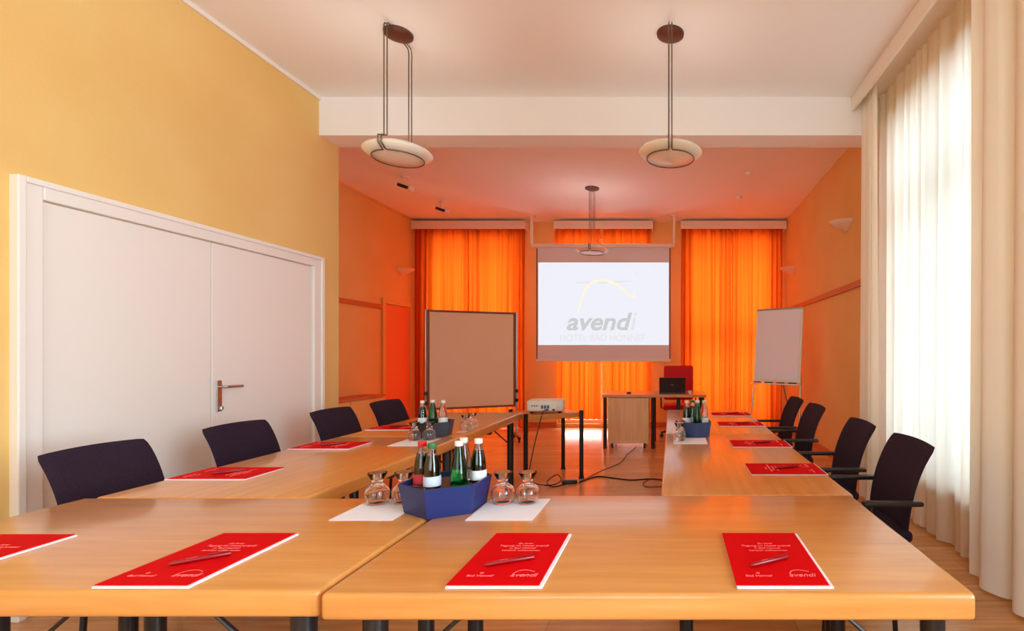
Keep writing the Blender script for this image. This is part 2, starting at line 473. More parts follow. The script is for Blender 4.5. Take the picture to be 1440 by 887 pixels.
# door in the rear room's left wall
dr = BM()
add_box(dr, XLR - 0.02, XLR + 0.03, 7.82, 7.90, 0, 2.18, bev=0.006)
add_box(dr, XLR - 0.02, XLR + 0.03, 8.66, 8.74, 0, 2.18, bev=0.006)
add_box(dr, XLR - 0.02, XLR + 0.03, 7.90, 8.66, 2.10, 2.18, bev=0.006)
d2 = struct('door_2', dr, 'wall_yellow')
lf = obj('door_leaf', bx(XLR - 0.05, XLR + 0.005, 7.905, 8.655, 0.01, 2.095, bev=0.004), 'orange_door', d2)

# low sideboard ledge along the rear room's left wall
sb = thing('sideboard', 'low orange-brown sideboard against the left wall of the rear room', 'sideboard', (XLR + 0.2, 6.5, 0))
obj('body', bx(-0.17, 0.15, -0.75, 0.75, 0.06, 0.69, bev=0.005), 'wall_orange', sb)
obj('top', bx(-0.18, 0.17, -0.80, 0.80, 0.69, 0.72, bev=0.006), 'dado', sb)
for k in range(2):
    dd = obj('door', bx(0.15, 0.168, -0.74 + 0.75 * k, -0.01 + 0.75 * k, 0.08, 0.68, bev=0.003), 'wall_orange', sb)
    obj('knob', tube([(0.168, -0.10 + 0.20 * k, 0.5), (0.19, -0.10 + 0.20 * k, 0.5)], 0.012), 'chrome', dd)
obj('plinth', bx(-0.16, 0.13, -0.72, 0.72, 0, 0.06), 'board_frame', sb)

# ------------------------------------------------------------------ curtains
def curtain(name, axis, u0, u1, pos, z0, z1, m, amp, wl, seed, flare=0.0, parent=None, gather=0.0):
    rnd = random.Random(seed)
    n = max(12, int(abs(u1 - u0) / (wl / 9.0)))
    nz = 9
    ph = [rnd.uniform(0, 6.28) for _ in range(4)]
    # irregular fold phase
    phase = []; acc = rnd.uniform(0, 6.28)
    for i in range(n + 1):
        phase.append(acc); acc += (abs(u1 - u0) / n) / wl * 2 * math.pi * (1 + 0.45 * math.sin(i * 0.11 + ph[0]) + 0.25 * math.sin(i * 0.29 + ph[1]))
    bm = BM(); rows = []
    for j in range(nz + 1):
        t = j / nz; z = z1 + (z0 - z1) * t
        row = []
        for i in range(n + 1):
            s = i / n
            u = u0 + (u1 - u0) * s
            A = amp * (0.55 + 0.45 * t) * (0.8 + 0.3 * math.sin(phase[i] * 0.37 + ph[2]))
            off = A * math.sin(phase[i] + 0.5 * math.sin(phase[i] * 0.5 + ph[3])) + 0.2 * A * math.sin(2 * phase[i] + 0.4 * t)
            uu = u + 0.35 * A * math.cos(phase[i]) + 0.01 * math.sin(3 * t + phase[i])
            p = pos - flare * t * math.copysign(1, 1) if axis == 'x' else pos - flare * t
            if axis == 'x': row.append(bm.verts.new((p + off, uu, z)))
            else: row.append(bm.verts.new((uu, p + off, z)))
        rows.append(row)
    for j in range(nz):
        for i in range(n):
            bm.faces.new((rows[j][i], rows[j][i + 1], rows[j + 1][i + 1], rows[j + 1][i]))
    return obj(name, bm, m, parent, smooth=80)

RC = 'orange curtains across the rear windows'
YC = YB - 0.14
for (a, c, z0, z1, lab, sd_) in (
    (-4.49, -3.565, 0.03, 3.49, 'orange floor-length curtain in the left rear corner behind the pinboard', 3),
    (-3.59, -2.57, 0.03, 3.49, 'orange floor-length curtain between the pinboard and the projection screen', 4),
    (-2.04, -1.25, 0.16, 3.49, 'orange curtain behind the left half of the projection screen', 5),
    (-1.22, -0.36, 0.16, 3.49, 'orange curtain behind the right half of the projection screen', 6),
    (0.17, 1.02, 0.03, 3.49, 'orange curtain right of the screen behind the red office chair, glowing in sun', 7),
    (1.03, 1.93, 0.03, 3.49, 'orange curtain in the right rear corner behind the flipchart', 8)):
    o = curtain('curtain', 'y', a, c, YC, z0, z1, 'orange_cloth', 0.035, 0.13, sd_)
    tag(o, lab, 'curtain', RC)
for (a, c, lab) in ((-4.52, -2.54, 'long white pelmet over the left pair of orange curtains'),
                    (-2.05, -0.33, 'white pelmet over the middle orange curtains above the screen'),
                    (0.15, 1.985, 'white pelmet over the right pair of orange curtains')):
    b = BM(); add_box(b, a, c, YB - 0.24, YB - 0.22, 3.47, 3.61, bev=0.004)
    add_box(b, a, c, YB - 0.22, YB - 0.002, 3.585, 3.61)
    add_box(b, a, a + 0.018, YB - 0.22, YB - 0.002, 3.47, 3.585); add_box(b, c - 0.018, c, YB - 0.22, YB - 0.002, 3.47, 3.585)
    tag(obj('pelmet', b, 'white_trim'), lab, 'pelmet', 'pelmets over the rear curtains')

# right side: cream drapes and white sheers under one long pelmet
b = BM(); add_box(b, 1.635, 1.66, YN + 0.02, 4.575, 3.515, 3.648, bev=0.004)
add_box(b, 1.66, XR - 0.002, YN + 0.02, 4.575, 3.63, 3.648)
tag(obj('pelmet', b, 'white_trim'), 'long cream curtain pelmet along the window side under the ceiling', 'pelmet')
tag(curtain('curtain', 'x', 4.26, 4.56, 1.735, 0.02, 3.605, 'cream_cloth', 0.04, 0.10, 21), 'narrow gathered cream drape at the far edge of the bright window beside the beam', 'curtain', 'drapes on the window side')
tag(curtain('curtain', 'x', 2.85, 4.56, 1.875, 0.02, 3.605, 'sheer_cloth', 0.035, 0.12, 22), 'white sheer curtain glowing in front of the bright window behind the right chairs', 'curtain', 'drapes on the window side')
tag(curtain('curtain', 'x', 1.75, 2.95, 1.755, 0.02, 3.605, 'cream_cloth', 0.055, 0.17, 23), 'thick cream drape in deep folds at the right edge of the picture', 'curtain', 'drapes on the window side')

# ------------------------------------------------------------------ tables
TH = 0.74; TT = 0.066
def legs4(root, spots, zt, r=0.029):
    for (x, y) in spots:
        b = BM(); add_tube(b, [(x, y, 0.02), (x, y, zt)], r, 16)
        lg = obj('leg', b, 'black_metal', root, smooth=50)
        c = BM(); add_lathe(c, [(0, 0), (r + 0.003, 0), (r + 0.003, 0.022), (0, 0.022)], 16, x, y, 0)
        obj('foot_cap', c, 'black_plastic', lg, smooth=50)
def table(label, x0, x1, y0, y1, m, spots, brace=True):
    cx, cy = (x0 + x1) / 2, (y0 + y1) / 2
    t = thing('conference_table', label, 'table', (cx, cy, 0), 0, 'beech conference tables set in a horseshoe')
    w, d = (x1 - x0) / 2, (y1 - y0) / 2
    obj('tabletop', bx(-w, w, -d, d, TH - TT, TH, bev=0.012, seg=4), m, t, smooth=50)
    loc = [(x - cx, y - cy) for x, y in spots]
    legs4(t, loc, TH - TT - 0.002)
    b = BM()
    add_box(b, min(p[0] for p in loc), max(p[0] for p in loc), -0.02, 0.02, TH - TT - 0.035, TH - TT - 0.001)
    obj('under_rail', b, 'black_metal', t)
    if brace:
        for (x, y) in loc:
            s = -1 if x > 0 else 1
            obj('brace', tube([(x, y, 0.46), (x + s * 0.24, y, TH - TT - 0.004)], 0.006, 8), 'black_metal', t)
    return t
table('beech table in the front row under two red folders, right of the seam', -0.836, 0.724, 1.19, 2.02, 'beech_x',
      [(-0.745, 1.262), (0.655, 1.262), (-0.765, 1.955), (0.645, 1.955)])
table('beech table in the front row left of the seam, cut off by the picture edge', -2.32, -0.848, 1.205, 1.985, 'beech_x',
      [(-0.925, 1.262), (-1.76, 1.30), (-0.935, 1.91), (-1.80, 1.75)])
table('near table of the left row, between the front row and the dark drinks caddy', -2.29, -1.45, 1.99, 3.44, 'beech_y',
      [(-1.51, 2.06), (-2.23, 2.06), (-1.51, 3.37), (-2.23, 3.37)])
table('far table of the left row, ending near the tan pinboard', -2.29, -1.45, 3.445, 4.89, 'beech_y',
      [(-1.51, 3.52), (-2.23, 3.52), (-1.50, 4.66), (-2.23, 4.78)])
table('near table of the right row, beside the two nearest right chairs', -0.045, 0.735, 2.025, 3.56, 'beech_y',
      [(0.06, 2.10), (0.67, 2.10), (0.02, 3.49), (0.67, 3.49)])
table('far table of the right row, under the slate blue drinks caddy end', -0.045, 0.735, 3.565, 5.10, 'beech_y',
      [(0.02, 3.63), (0.67, 3.63), (0.02, 5.03), (0.67, 5.03)])

# ------------------------------------------------------------------ chairs
def make_chair():
    t = thing('conference_chair', 'x', 'chair', group='dark conference chairs')
    prof = [(.185, .37), (.192, .44), (.20, .52), (.215, .61), (.24, .70), (.278, .79), (.325, .868)]
    prof = [(p.y, p.z) for p in smooth_path([(0, a, c) for a, c in prof], 3)]
    nx = 14; th = 0.028; bm = BM()
    def pt(i, j, off):
        s = i / nx * 2 - 1
        y, z = prof[j]; v = j / (len(prof) - 1)
        hw = 0.225
        a = prof[max(j - 1, 0)]; c = prof[min(j + 1, len(prof) - 1)]
        ty, tz = c[0] - a[0], c[1] - a[1]; L = math.hypot(ty, tz); ny, nz_ = -tz / L, ty / L
        if v > 0.93: hw -= 0.008 * (v - 0.93) / 0.07
        if v < 0.05: hw -= 0.01
        dz = 0.008 * (1 - s * s) * v
        yy = y - 0.016 * s * s
        e = off * (1 - 0.75 * max(0, abs(s) - 0.9) / 0.1) * (1.0 if 0.03 < v < 0.97 else 0.4)
        return Vector((s * hw, yy - ny * e, z - nz_ * e + dz))
    g = {}
    for side, off in ((0, -th / 2), (1, th / 2)):
        for j in range(len(prof)):
            for i in range(nx + 1): g[side, i, j] = bm.verts.new(pt(i, j, off))
    nj = len(prof) - 1
    for j in range(nj):
        for i in range(nx):
            bm.faces.new((g[0, i, j], g[0, i + 1, j], g[0, i + 1, j + 1], g[0, i, j + 1]))
            bm.faces.new((g[1, i, j], g[1, i, j + 1], g[1, i + 1, j + 1], g[1, i + 1, j]))
        for i, k in ((0, 0), (nx, 0)): bm.faces.new((g[0, i, j], g[0, i, j + 1], g[1, i, j + 1], g[1, i, j]))
    for i in range(nx):
        for j in (0, nj): bm.faces.new((g[0, i, j], g[0, i + 1, j], g[1, i + 1, j], g[1, i, j]))
    bk = obj('backrest', bm, 'upholstery', t, smooth=60)
    sb_ = BM(); add_box(sb_, -0.225, 0.225, -0.235, 0.21, 0.415, 0.47, bev=0.022, seg=4)
    obj('seat', sb_, 'upholstery', t, smooth=60)
    for s in (-1, 1):
        x = s * 0.25
        obj('leg', tube([(s * 0.225, -0.215, 0.0), (s * 0.205, -0.185, 0.41)], 0.012, 10), 'black_metal', t, smooth=50)
        obj('leg', tube([(s * 0.215, 0.125, 0.0), (s * 0.205, 0.105, 0.41)], 0.012, 10), 'black_metal', t, smooth=50)
        obj('arm_support', tube(smooth_path([(s * 0.20, -0.06, 0.408), (s * 0.243, -0.05, 0.43), (x, -0.02, 0.50), (x, 0.0, 0.603)], 5), 0.010, 10), 'black_metal', t, smooth=50)
        ar = BM(); add_box(ar, x - 0.022, x + 0.022, -0.045, 0.235, 0.600, 0.624, bev=0.010, seg=3)
        obj('armrest', ar, 'black_plastic', t, smooth=60)
    fb = BM()
    for y in (-0.185, 0.105): add_tube(fb, [(-0.21, y, 0.405), (0.21, y, 0.405)], 0.010, 8)
    for x in (-0.09, 0.09): add_tube(fb, smooth_path([(x, -0.185, 0.405), (x, 0.10, 0.405), (x, 0.205, 0.41), (x, 0.222, 0.47), (x, 0.232, 0.54)], 5), 0.010, 8)
    obj('seat_frame', fb, 'black_metal', t, smooth=50)
    return t
chair = make_chair()
RG = 'dark conference chairs'
for (y, x, lab, dr_) in ((2.585, 0.93, 'nearest dark purple armchair on the right side, in front of the cream drape', 0),
                    (3.265, 0.93, 'second nearest dark armchair on the right side, against the sheer curtain', 0),
                    (4.275, 0.93, 'third dark armchair on the right side, against the orange wall', 2),
                    (4.965, 0.93, 'farthest dark armchair on the right side, below the flipchart', 2)):
    place(chair, (x, y, 0), R(-90 + dr_), lab, RG)
for (y, x, lab, dr_) in ((2.385, -2.43, 'nearest dark armchair on the left side, in front of the left door leaf', 0),
                    (3.13, -2.42, 'second dark armchair on the left side, below the door handle', 2),
                    (3.94, -2.38, 'third dark armchair on the left side, at the far edge of the white double door', 3),
                    (4.63, -2.35, 'farthest dark armchair on the left side, in front of the orange wall', 4)):
    place(chair, (x, y, 0), R(90 - dr_), lab, RG)

# ------------------------------------------------------------------ folders with pens
def make_folder():
    """lies with its printed side up; long side along local y; origin at centre bottom"""
    t = thing('folder', 'x', 'folder')
    w, d = 0.1175, 0.18
    obj('notepad', bx(-w, w, -d, d, 0, 0.0045, bev=0.0008), 'paper', t)
    obj('cover', bx(-w - 0.001, w - 0.009, -d + 0.007, d, 0.0047, 0.0072, bev=0.0006), 'red_cover', t)
    pb = BM()
    def line(body, x, y, s, sh=0.0):
        merge(pb, text_mesh(body, s, 0.0002, shear=sh), Matrix.Translation((x, y, 0.0074)))
    line('Zu Ihrer', 0.0, 0.088, 0.013); line('Tagung im Hotel avendi', 0.0, 0.070, 0.015)
    line('in Bad Honnef', 0.0, 0.053, 0.013); line('herzlich willkommen', 0.0, 0.036, 0.013)
    obj('heading_text', pb, 'folder_print', t); pb = BM()
    line('avendi', 0.055, -0.128, 0.026, 0.25)
    pts = smooth_path([(0.026, -0.115, 0.0075), (0.034, -0.096, 0.0075), (0.055, -0.090, 0.0075), (0.078, -0.100, 0.0075)], 6)
    add_tube(pb, pts, 0.0012, 6, flat=0.3)
    obj('logo', pb, 'folder_print', t); pb = BM()
    line('Bad Honnef', -0.055, -0.128, 0.014)
    line('*', -0.055, -0.120, 0.024)
    obj('crest', pb, 'folder_print', t)
    return t
def make_pen():
    t = thing('pen', 'x', 'pen')
    b = BM(); add_tube(b, [(-0.068, 0, 0.006), (-0.058, 0, 0.006), (0.055, 0, 0.006), (0.060, 0, 0.006)], [0.0015, 0.0058, 0.006, 0.004], 12)
    obj('barrel', b, 'red_pen', t, smooth=40)
    b = BM(); add_box(b, 0.012, 0.058, -0.0018, 0.0018, 0.0125, 0.0142); add_box(b, 0.052, 0.058, -0.0018, 0.0018, 0.010, 0.014)
    obj('clip', b, 'red_pen', t)
    b = BM(); merge(b, text_mesh('avendi', 0.008, 0.0001), Matrix.Translation((-0.02, -0.0025, 0.0121)))
    obj('imprint', b, 'folder_print', t)
    return t
fold = make_folder(); pen = make_pen()
FG = 'red conference folders on the tables'; PG = 'red pens on the folders'
ZT = TH + 0.0005
def fp(x, y, rz, where, pd, pr):
    o = place(fold, (x, y, ZT), rz, 'red folder with white notepad ' + where, FG)
    c, s = math.cos(rz), math.sin(rz)
    px, py = x + pd[0] * c - pd[1] * s, y + pd[0] * s + pd[1] * c
    place(pen, (px, py, ZT + 0.0074), rz + pr, 'red pen on the folder ' + where, PG)
fp(0.275, 1.395, 0, 'on the front row in front of the window-side corner', (-0.01, -0.045), R(28))
fp(-0.432, 1.395, 0, 'on the front row just right of the seam', (0.0, -0.045), R(24))
fp(-1.288, 1.395, 0, 'on the front row left of the seam', (0.01, -0.03), R(36))
fp(-1.97, 1.385, 0, 'cut by the left picture edge', (0.0, -0.04), R(24))
for (y, w) in ((2.465, 'nearest on the right row of tables'), (3.16, 'second on the right row of tables'),
               (4.04, 'third on the right row of tables'), (4.70, 'farthest on the right row of tables')):
    fp(0.552, y, R(90), w, (0.0, -0.015), R(-68))
for (x, y, w) in ((-2.10, 2.37, 'nearest on the left row of tables'), (-2.10, 3.09, 'second on the left row of tables'),
               (-2.10, 3.84, 'third on the left row of tables')):
    fp(x, y, R(-90), w, (0.0, 0.01), R(-48))

# ------------------------------------------------------------------ drinks caddies, napkins, glasses, bottles
def hexa(r, rot, n=6): return [(r * math.cos(R(rot + 360 / n * k)), r * math.sin(R(rot + 360 / n * k))) for k in range(n)]
def make_caddy(label, m, loc, rot, r=0.14, h=0.105):
    t = thing('drinks_caddy', label, 'caddy', loc, 0, 'six-sided drinks caddies')
    b = BM(); n = 6
    ro0, ro1 = hexa(r, rot), hexa(r * 1.14, rot)
    ri1, ri0 = hexa(r * 1.14 - 0.008, rot), hexa(r - 0.006, rot)
    V = lambda pts, z: [b.verts.new((p[0], p[1], z)) for p in pts]
    a, c, d, e = V(ro0, 0), V(ro1, h), V(ri1, h), V(ri0, 0.006)
    for k in range(n):
        k2 = (k + 1) % n
        for p, q in ((a, c), (c, d), (d, e)): b.faces.new((p[k], p[k2], q[k2], q[k]))
    b.faces.new(list(reversed(a))); b.faces.new(e)
    obj('shell', b, m, t)
    b = BM(); add_prism(b, hexa(r - 0.008, rot), 0.0065, h - 0.020, hexa(r * (1 + 0.14 * (h - 0.020) / h) - 0.0095, rot))
    obj('lining', b, 'tray_inside', t)
    return t
def make_bottle(kind):
    t = thing('bottle', 'x', 'bottle')
    R0 = 0.0295
    if kind == 'green':
        pr = [(0, 0), (R0, 0.002), (R0 + .001, 0.01), (R0, 0.06), (0.026, 0.10), (0.018, 0.145), (0.0125, 0.175), (0.012, 0.195), (0, 0.195)]
        gm, cm = 'green_glass', 'white_cap'
    else:
        pr = [(0, 0), (R0, 0.002), (R0, 0.04), (R0 - .002, 0.075), (0.0265, 0.10), (0.019, 0.14), (0.013, 0.165), (0.0125, 0.19), (0, 0.19)]
        gm, cm = 'clear_glass', {'cola': 'red_cap', 'juice': 'green_cap', 'water': 'white_cap', 'dark': 'white_cap'}[kind]
    ZS = 0.83; pr = [(r_, z * ZS) for r_, z in pr]
    b = BM(); add_lathe(b, pr, 20); obj('glass', b, gm, t, smooth=50)
    if kind in ('cola', 'juice', 'dark'):
        lv = 5
        lp = [(0, 0.004)] + [(max(r_ - 0.0025, 0), z + 0.003) for r_, z in pr[1:lv + 1]] + [(0, pr[lv][1] + 0.003)]
        b = BM(); add_lathe(b, lp, 18); obj('drink', b, 'juice' if kind == 'juice' else 'cola', t, smooth=50)
    lm = {'green': None, 'cola': 'label_red', 'juice': 'label_blue', 'water': 'label_white', 'dark': 'label_white'}[kind]
    if lm:
        b = BM(); add_lathe(b, [(R0 + .0006, 0.010), (R0 + .0006, 0.032), (R0 - .0003, 0.045), (R0 - .001, 0.045), (R0 - .001, 0.010)], 20)
        obj('label_band', b, lm, t, smooth=50)
    b = BM(); zt = pr[-1][1]; add_lathe(b, [(0.0135, zt - 0.014), (0.0155, zt - 0.012), (0.015, zt + 0.004), (0, zt + 0.006)], 16)
    add_lathe(b, [(0.0128, zt - 0.014), (0.0135, zt - 0.014)], 16)
    obj('cap', b, cm, t, smooth=50)
    return t
def make_glass():
    """tulip glass standing upside down: bowl below, waist, flared foot on top"""
    t = thing('drinking_glass', 'x', 'glass')
    out = [(0.030, 0.0), (0.038, 0.012), (0.043, 0.030), (0.043, 0.045), (0.036, 0.060), (0.025, 0.069), (0.018, 0.077), (0.018, 0.083), (0.026, 0.100), (0.034, 0.114), (0.034, 0.117)]
    inn = [(0.0, 0.114), (0.0, 0.088), (0.011, 0.074), (0.020, 0.067), (0.033, 0.058), (0.0405, 0.045), (0.0405, 0.030), (0.0355, 0.012), (0.028, 0.0)]
    b = BM(); add_lathe(b, out + [(0.031, 0.117), (0.015, 0.092), (0, 0.090)], 24)
    inn2 = [(0, 0.076), (0.018, 0.066), (0.033, 0.057), (0.0405, 0.045), (0.0405, 0.030), (0.0355, 0.012), (0.028, 0.0), (0.030, 0.0)]
    add_lathe(b, inn2, 24)
    bmesh.ops.remove_doubles(b, verts=b.verts, dist=1e-5)
    obj('bowl', b, 'clear_glass', t, smooth=60)
    return t
bot = {k: make_bottle(k) for k in ('green', 'cola', 'juice', 'water', 'dark')}
gls = make_glass()
BG = 'small bottles in the drinks caddies'; GG = 'upturned glasses beside the caddies'; NG = 'white napkins under the glasses'

C1 = (-0.835, 1.861, ZT); make_caddy('bright blue six-sided drinks caddy on the front row over the seam', 'blue_tray', C1, -32)
C2 = (-1.665, 3.50, ZT); make_caddy('charcoal six-sided drinks caddy on the left row of tables', 'dark_tray', C2, -20, 0.125, 0.10)
C3 = (0.165, 3.50, ZT); make_caddy('slate blue six-sided drinks caddy on the right row of tables', 'slate_tray', C3, -30, 0.105, 0.10)

def put_bottle(k, c, dx, dy, lab): place(bot[k], (c[0] + dx, c[1] + dy, ZT + (0.0852 if c is C1 else 0.0802)), random.uniform(0, 6), lab, BG)
put_bottle('cola', C1, -0.083, -0.015, 'cola bottle with red cap in the blue caddy, leftmost of its bottles')
put_bottle('juice', C1, -0.030, -0.050, 'bottle with green cap and silver label at the front of the blue caddy')
put_bottle('green', C1, 0.058, -0.030, 'green glass bottle in the blue caddy')
put_bottle('water', C1, 0.038, 0.060, 'clear bottle with white cap behind the green bottle in the blue caddy')
put_bottle('dark', C1, 0.100, 0.045, 'dark drink bottle at the rear right of the blue caddy')
put_bottle('dark', C2, -0.070, -0.01, 'dark bottle with pale cap at the left of the charcoal caddy')
put_bottle('green', C2, -0.003, 0.0, 'green bottle in the middle of the charcoal caddy')
put_bottle('water', C2, 0.065, 0.01, 'clear bottle with pale cap at the right of the charcoal caddy')
put_bottle('dark', C3, -0.062, -0.005, 'dark bottle with pale cap at the left of the slate blue caddy')
put_bottle('juice', C3, -0.020, 0.050, 'bottle with green cap at the back of the slate blue caddy')
put_bottle('green', C3, 0.010, -0.035, 'green bottle in the slate blue caddy')
put_bottle('water', C3, 0.060, 0.012, 'clear bottle at the right of the slate blue caddy')

def napkin(x0, x1, y0, y1, sk, lab):
    b = BM(); t = 0.0015
    pts = [(x0, y0), (x1, y0), (x1 + sk, y1), (x0 + sk, y1)]
    add_prism(b, pts, 0, t); o = obj('napkin', b, 'paper'); o.location = (0, 0, ZT); tag(o, lab, 'napkin', NG)
napkin(-1.172, -0.955, 1.713, 1.955, 0, 'white napkin left of the blue caddy')
napkin(-0.706, -0.476, 1.713, 1.965, 0, 'white napkin right of the blue caddy')
napkin(-1.755, -1.545, 3.09, 3.36, 0, 'white napkin in front of the charcoal caddy')
napkin(-1.56, -1.50, 3.62, 3.90, 0, 'white napkin right of the charcoal caddy')
napkin(0.01, 0.225, 3.16, 3.385, 0, 'white napkin in front of the slate blue caddy')
zg = ZT + 0.0016
for (x, y, lab) in ((-1.118, 1.905, 'upturned clear glass at the outer left of the blue caddy'),
                    (-1.022, 1.915, 'upturned clear glass directly beside the left of the blue caddy'),
                    (-0.645, 1.915, 'upturned clear glass directly right of the blue caddy'),
                    (-0.550, 1.915, 'upturned clear glass at the outer right of the blue caddy'),
                    (-1.690, 3.295, 'upturned glass in front of the charcoal caddy, left one'),
                    (-1.600, 3.310, 'upturned glass in front of the charcoal caddy, right one'),
                    (-1.520, 3.70, 'upturned glass right of the charcoal caddy'),
                    (-1.520, 3.82, 'upturned glass right of the charcoal caddy, farther one'),
                    (0.048, 3.275, 'upturned glass in front of the slate blue caddy, nearer one'),
                    (0.055, 3.37, 'upturned glass beside the slate blue caddy, farther one')):
    place(gls, (x, y, zg), 0, lab, GG)

# ------------------------------------------------------------------ pendant lamps
def make_pendant():
    t = thing('pendant_lamp', 'x', 'lamp')     # origin on the ceiling
    zd = -0.87
    b = BM(); add_lathe(b, [(0, -0.028), (0.07, -0.026), (0.098, -0.016), (0.10, 0.0), (0, 0)], 32)
    obj('canopy', b, 'bronze', t, smooth=50)
    for s in (-1, 1):
        b = BM()
        for dx in (-0.011, 0.011):
            yb = s * 0.165
            add_tube(b, smooth_path([(dx, s * 0.06, -0.020), (dx, s * 0.135, -0.018), (dx, yb, -0.045), (dx, yb, -0.15)], 5) + [Vector((dx, yb, -0.55)), Vector((dx, yb, zd + 0.055))], 0.0042, 8)
        obj('rod', b, 'rod', t, smooth=50)
    b = BM()
    top = [(0, 0.052), (0.08, 0.050), (0.16, 0.038), (0.215, 0.014), (0.232, -0.004), (0.225, -0.016), (0.19, -0.034), (0.11, -0.052), (0, -0.060)]
    add_lathe(b, [(r_, z + zd) for r_, z in top], 48)
    obj('glass_bowl', b, 'opal', t, smooth=60)
    ld_ = bpy.data.lights.new('lamp_glow', 'AREA'); ld_.shape = 'DISK'; ld_.size = 0.30; ld_.energy = 1.6; ld_.color = (1.0, 0.93, 0.84)
    lo = bpy.data.objects.new('lamp_glow', ld_); C.objects.link(lo); lo.parent = t; lo.location = (0, 0, zd + 0.06); lo.rotation_euler = (R(180), 0, 0)
    b = BM()
    pts = [(0.172 * math.sin(a), -0.172 * math.cos(a), zd - 0.049) for a in [R(5 + 350 * k / 48) for k in range(49)]]
    add_tube(b, [(0.011, -0.165, zd + 0.055), (0.011, -0.236, zd + 0.030), (0.011, -0.240, zd - 0.018), (0.011, -0.19, zd - 0.046)] + pts +
             [(-0.011, -0.19, zd - 0.046), (-0.011, -0.240, zd - 0.018), (-0.011, -0.236, zd + 0.030), (-0.011, -0.165, zd + 0.055)], 0.0048, 8)
    obj('ring_wire', b, 'rod', t, smooth=60)
    return t
pd = make_pendant()
place(pd, (-2.0, 3.67, H), 0, 'white disc pendant lamp on rods nearest the yellow wall', 'white disc pendant lamps')
place(pd, (-0.012, 3.67, H), 0, 'white disc pendant lamp on rods above the right table row', 'white disc pendant lamps')
place(pd, (-1.13, 7.1, H), 0, 'farthest white disc pendant lamp, hanging before the projection screen', 'white disc pendant lamps')

# ------------------------------------------------------------------ ceiling spots and detectors
def make_spot():
    t = thing('ceiling_spotlight', 'x', 'spotlight')
    b = BM(); add_lathe(b, [(0, -0.02), (0.05, -0.02), (0.055, 0), (0, 0)], 24); obj('mount', b, 'white_trim', t, smooth=40)
    obj('stem', tube([(0, 0, -0.015), (0, 0, -0.09)], 0.008, 10), 'white_trim', t, smooth=40)
    b = BM(); add_box(b, -0.05, 0.05, -0.10, 0.10, -0.03, 0.03, bev=0.008)
    h = obj('head', b, 'white_trim', t); h.location = (0, 0, -0.13); h.rotation_euler = (R(20), 0, R(20))
    b = BM(); add_box(b, -0.055, -0.048, -0.08, 0.08, -0.028, 0.012)
    obj('lamp_slot', b, 'black_plastic', h)
    return t
sp = make_spot()
place(sp, (-3.53, 6.65, H), R(60), 'small white ceiling spotlight nearer the yellow wall', 'ceiling spotlights')
place(sp, (-3.53, 7.72, H), R(60), 'small white ceiling spotlight farther back, over the pinboard', 'ceiling spotlights')
for (x, y, lab) in ((1.0, 6.5, 'small round ceiling detector near the beam on the rear ceiling'), (1.0, 7.5, 'small round ceiling detector farther back on the rear ceiling')):
    b = BM(); add_lathe(b, [(0, -0.035), (0.03, -0.034), (0.048, -0.012), (0.05, 0), (0, 0)], 24)
    o = obj('smoke_detector', b, 'ceiling_apricot', smooth=40); o.location = (x, y, H); tag(o, lab, 'detector', 'ceiling detectors')

# ------------------------------------------------------------------ wall sconces
def make_sconce():
    """half bowl on the wall, origin on wall, projecting to local +x"""
    t = thing('wall_sconce', 'x', 'wall lamp')
    b = BM(); n = 16; prof = [(0.03, -0.085), (0.07, -0.06), (0.12, -0.03), (0.165, 0.0), (0.17, 0.02), (0.158, 0.02), (0.11, -0.02), (0.02, -0.07)]
    rings = []
    for r_, z in prof: rings.append([b.verts.new((r_ * 1.25 * math.sin(math.pi * k / n), -r_ * math.cos(math.pi * k / n), z)) for k in range(n + 1)])
    for i in range(len(rings)):
        a, c = rings[i], rings[(i + 1) % len(rings)]
        for k in range(n): b.faces.new((a[k], a[k + 1], c[k + 1], c[k]))
    obj('shade', b, 'sconce', t, smooth=60)
    obj('wall_plate', bx(0, 0.015, -0.06, 0.06, -0.09, 0.03, bev=0.004), 'sconce', t)
    return t
sc = make_sconce()
place(sc, (XR, 5.72, 2.79), R(180), 'white half-bowl wall lamp on the right wall nearer the sheer curtain', 'white half-bowl wall lamps')
place(sc, (XR, 8.33, 2.71), R(180), 'white half-bowl wall lamp on the right wall near the rear corner', 'white half-bowl wall lamps')
place(sc, (XLR, 8.4, 2.71), 0, 'half-bowl wall lamp above the door in the rear left wall', 'white half-bowl wall lamps')

# ------------------------------------------------------------------ projection screen
SY = 8.5; s_ = FPX / SY
def sx(px): return (px - 945) / s_
def sz(py): return CAM_H - (py - 497) / s_
ps = thing('projection_screen', 'white roll-down projection screen on the rear wall showing the lit hotel logo', 'screen', (0, SY, 0))
obj('fabric', bx(sx(755), sx(942), -0.003, 0.003, sz(505), sz(347)), 'screen_grey', ps)
obj('roller_case', bx(sx(751), sx(946), -0.04, 0.05, sz(348), sz(343), bev=0.01), 'white_trim', ps)
obj('bottom_bar', bx(sx(754), sx(943), -0.015, 0.015, sz(508.5), sz(504.5), bev=0.006), 'white_trim', ps)
for a in (754.2, 941.2):
    obj('border_strip', bx(sx(a), sx(a + 1.8), -0.006, 0.006, sz(505), sz(349)), 'board_frame', ps)
for a in (747.5, 948):
    b = BM(); add_box(b, sx(a) - 0.022, sx(a) + 0.022, -0.01, 0.03, sz(343), H - 0.001, bev=0.004)
    add_box(b, sx(a) - 0.06, sx(a) + 0.06, -0.03, 0.05, H - 0.02, H - 0.001)
    add_box(b, min(sx(a), sx(a) + (0.09 if a < 800 else -0.09)), max(sx(a), sx(a) + (0.09 if a < 800 else -0.09)), -0.01, 0.03, sz(347), sz(343))
    obj('bracket', b, 'white_trim', ps)
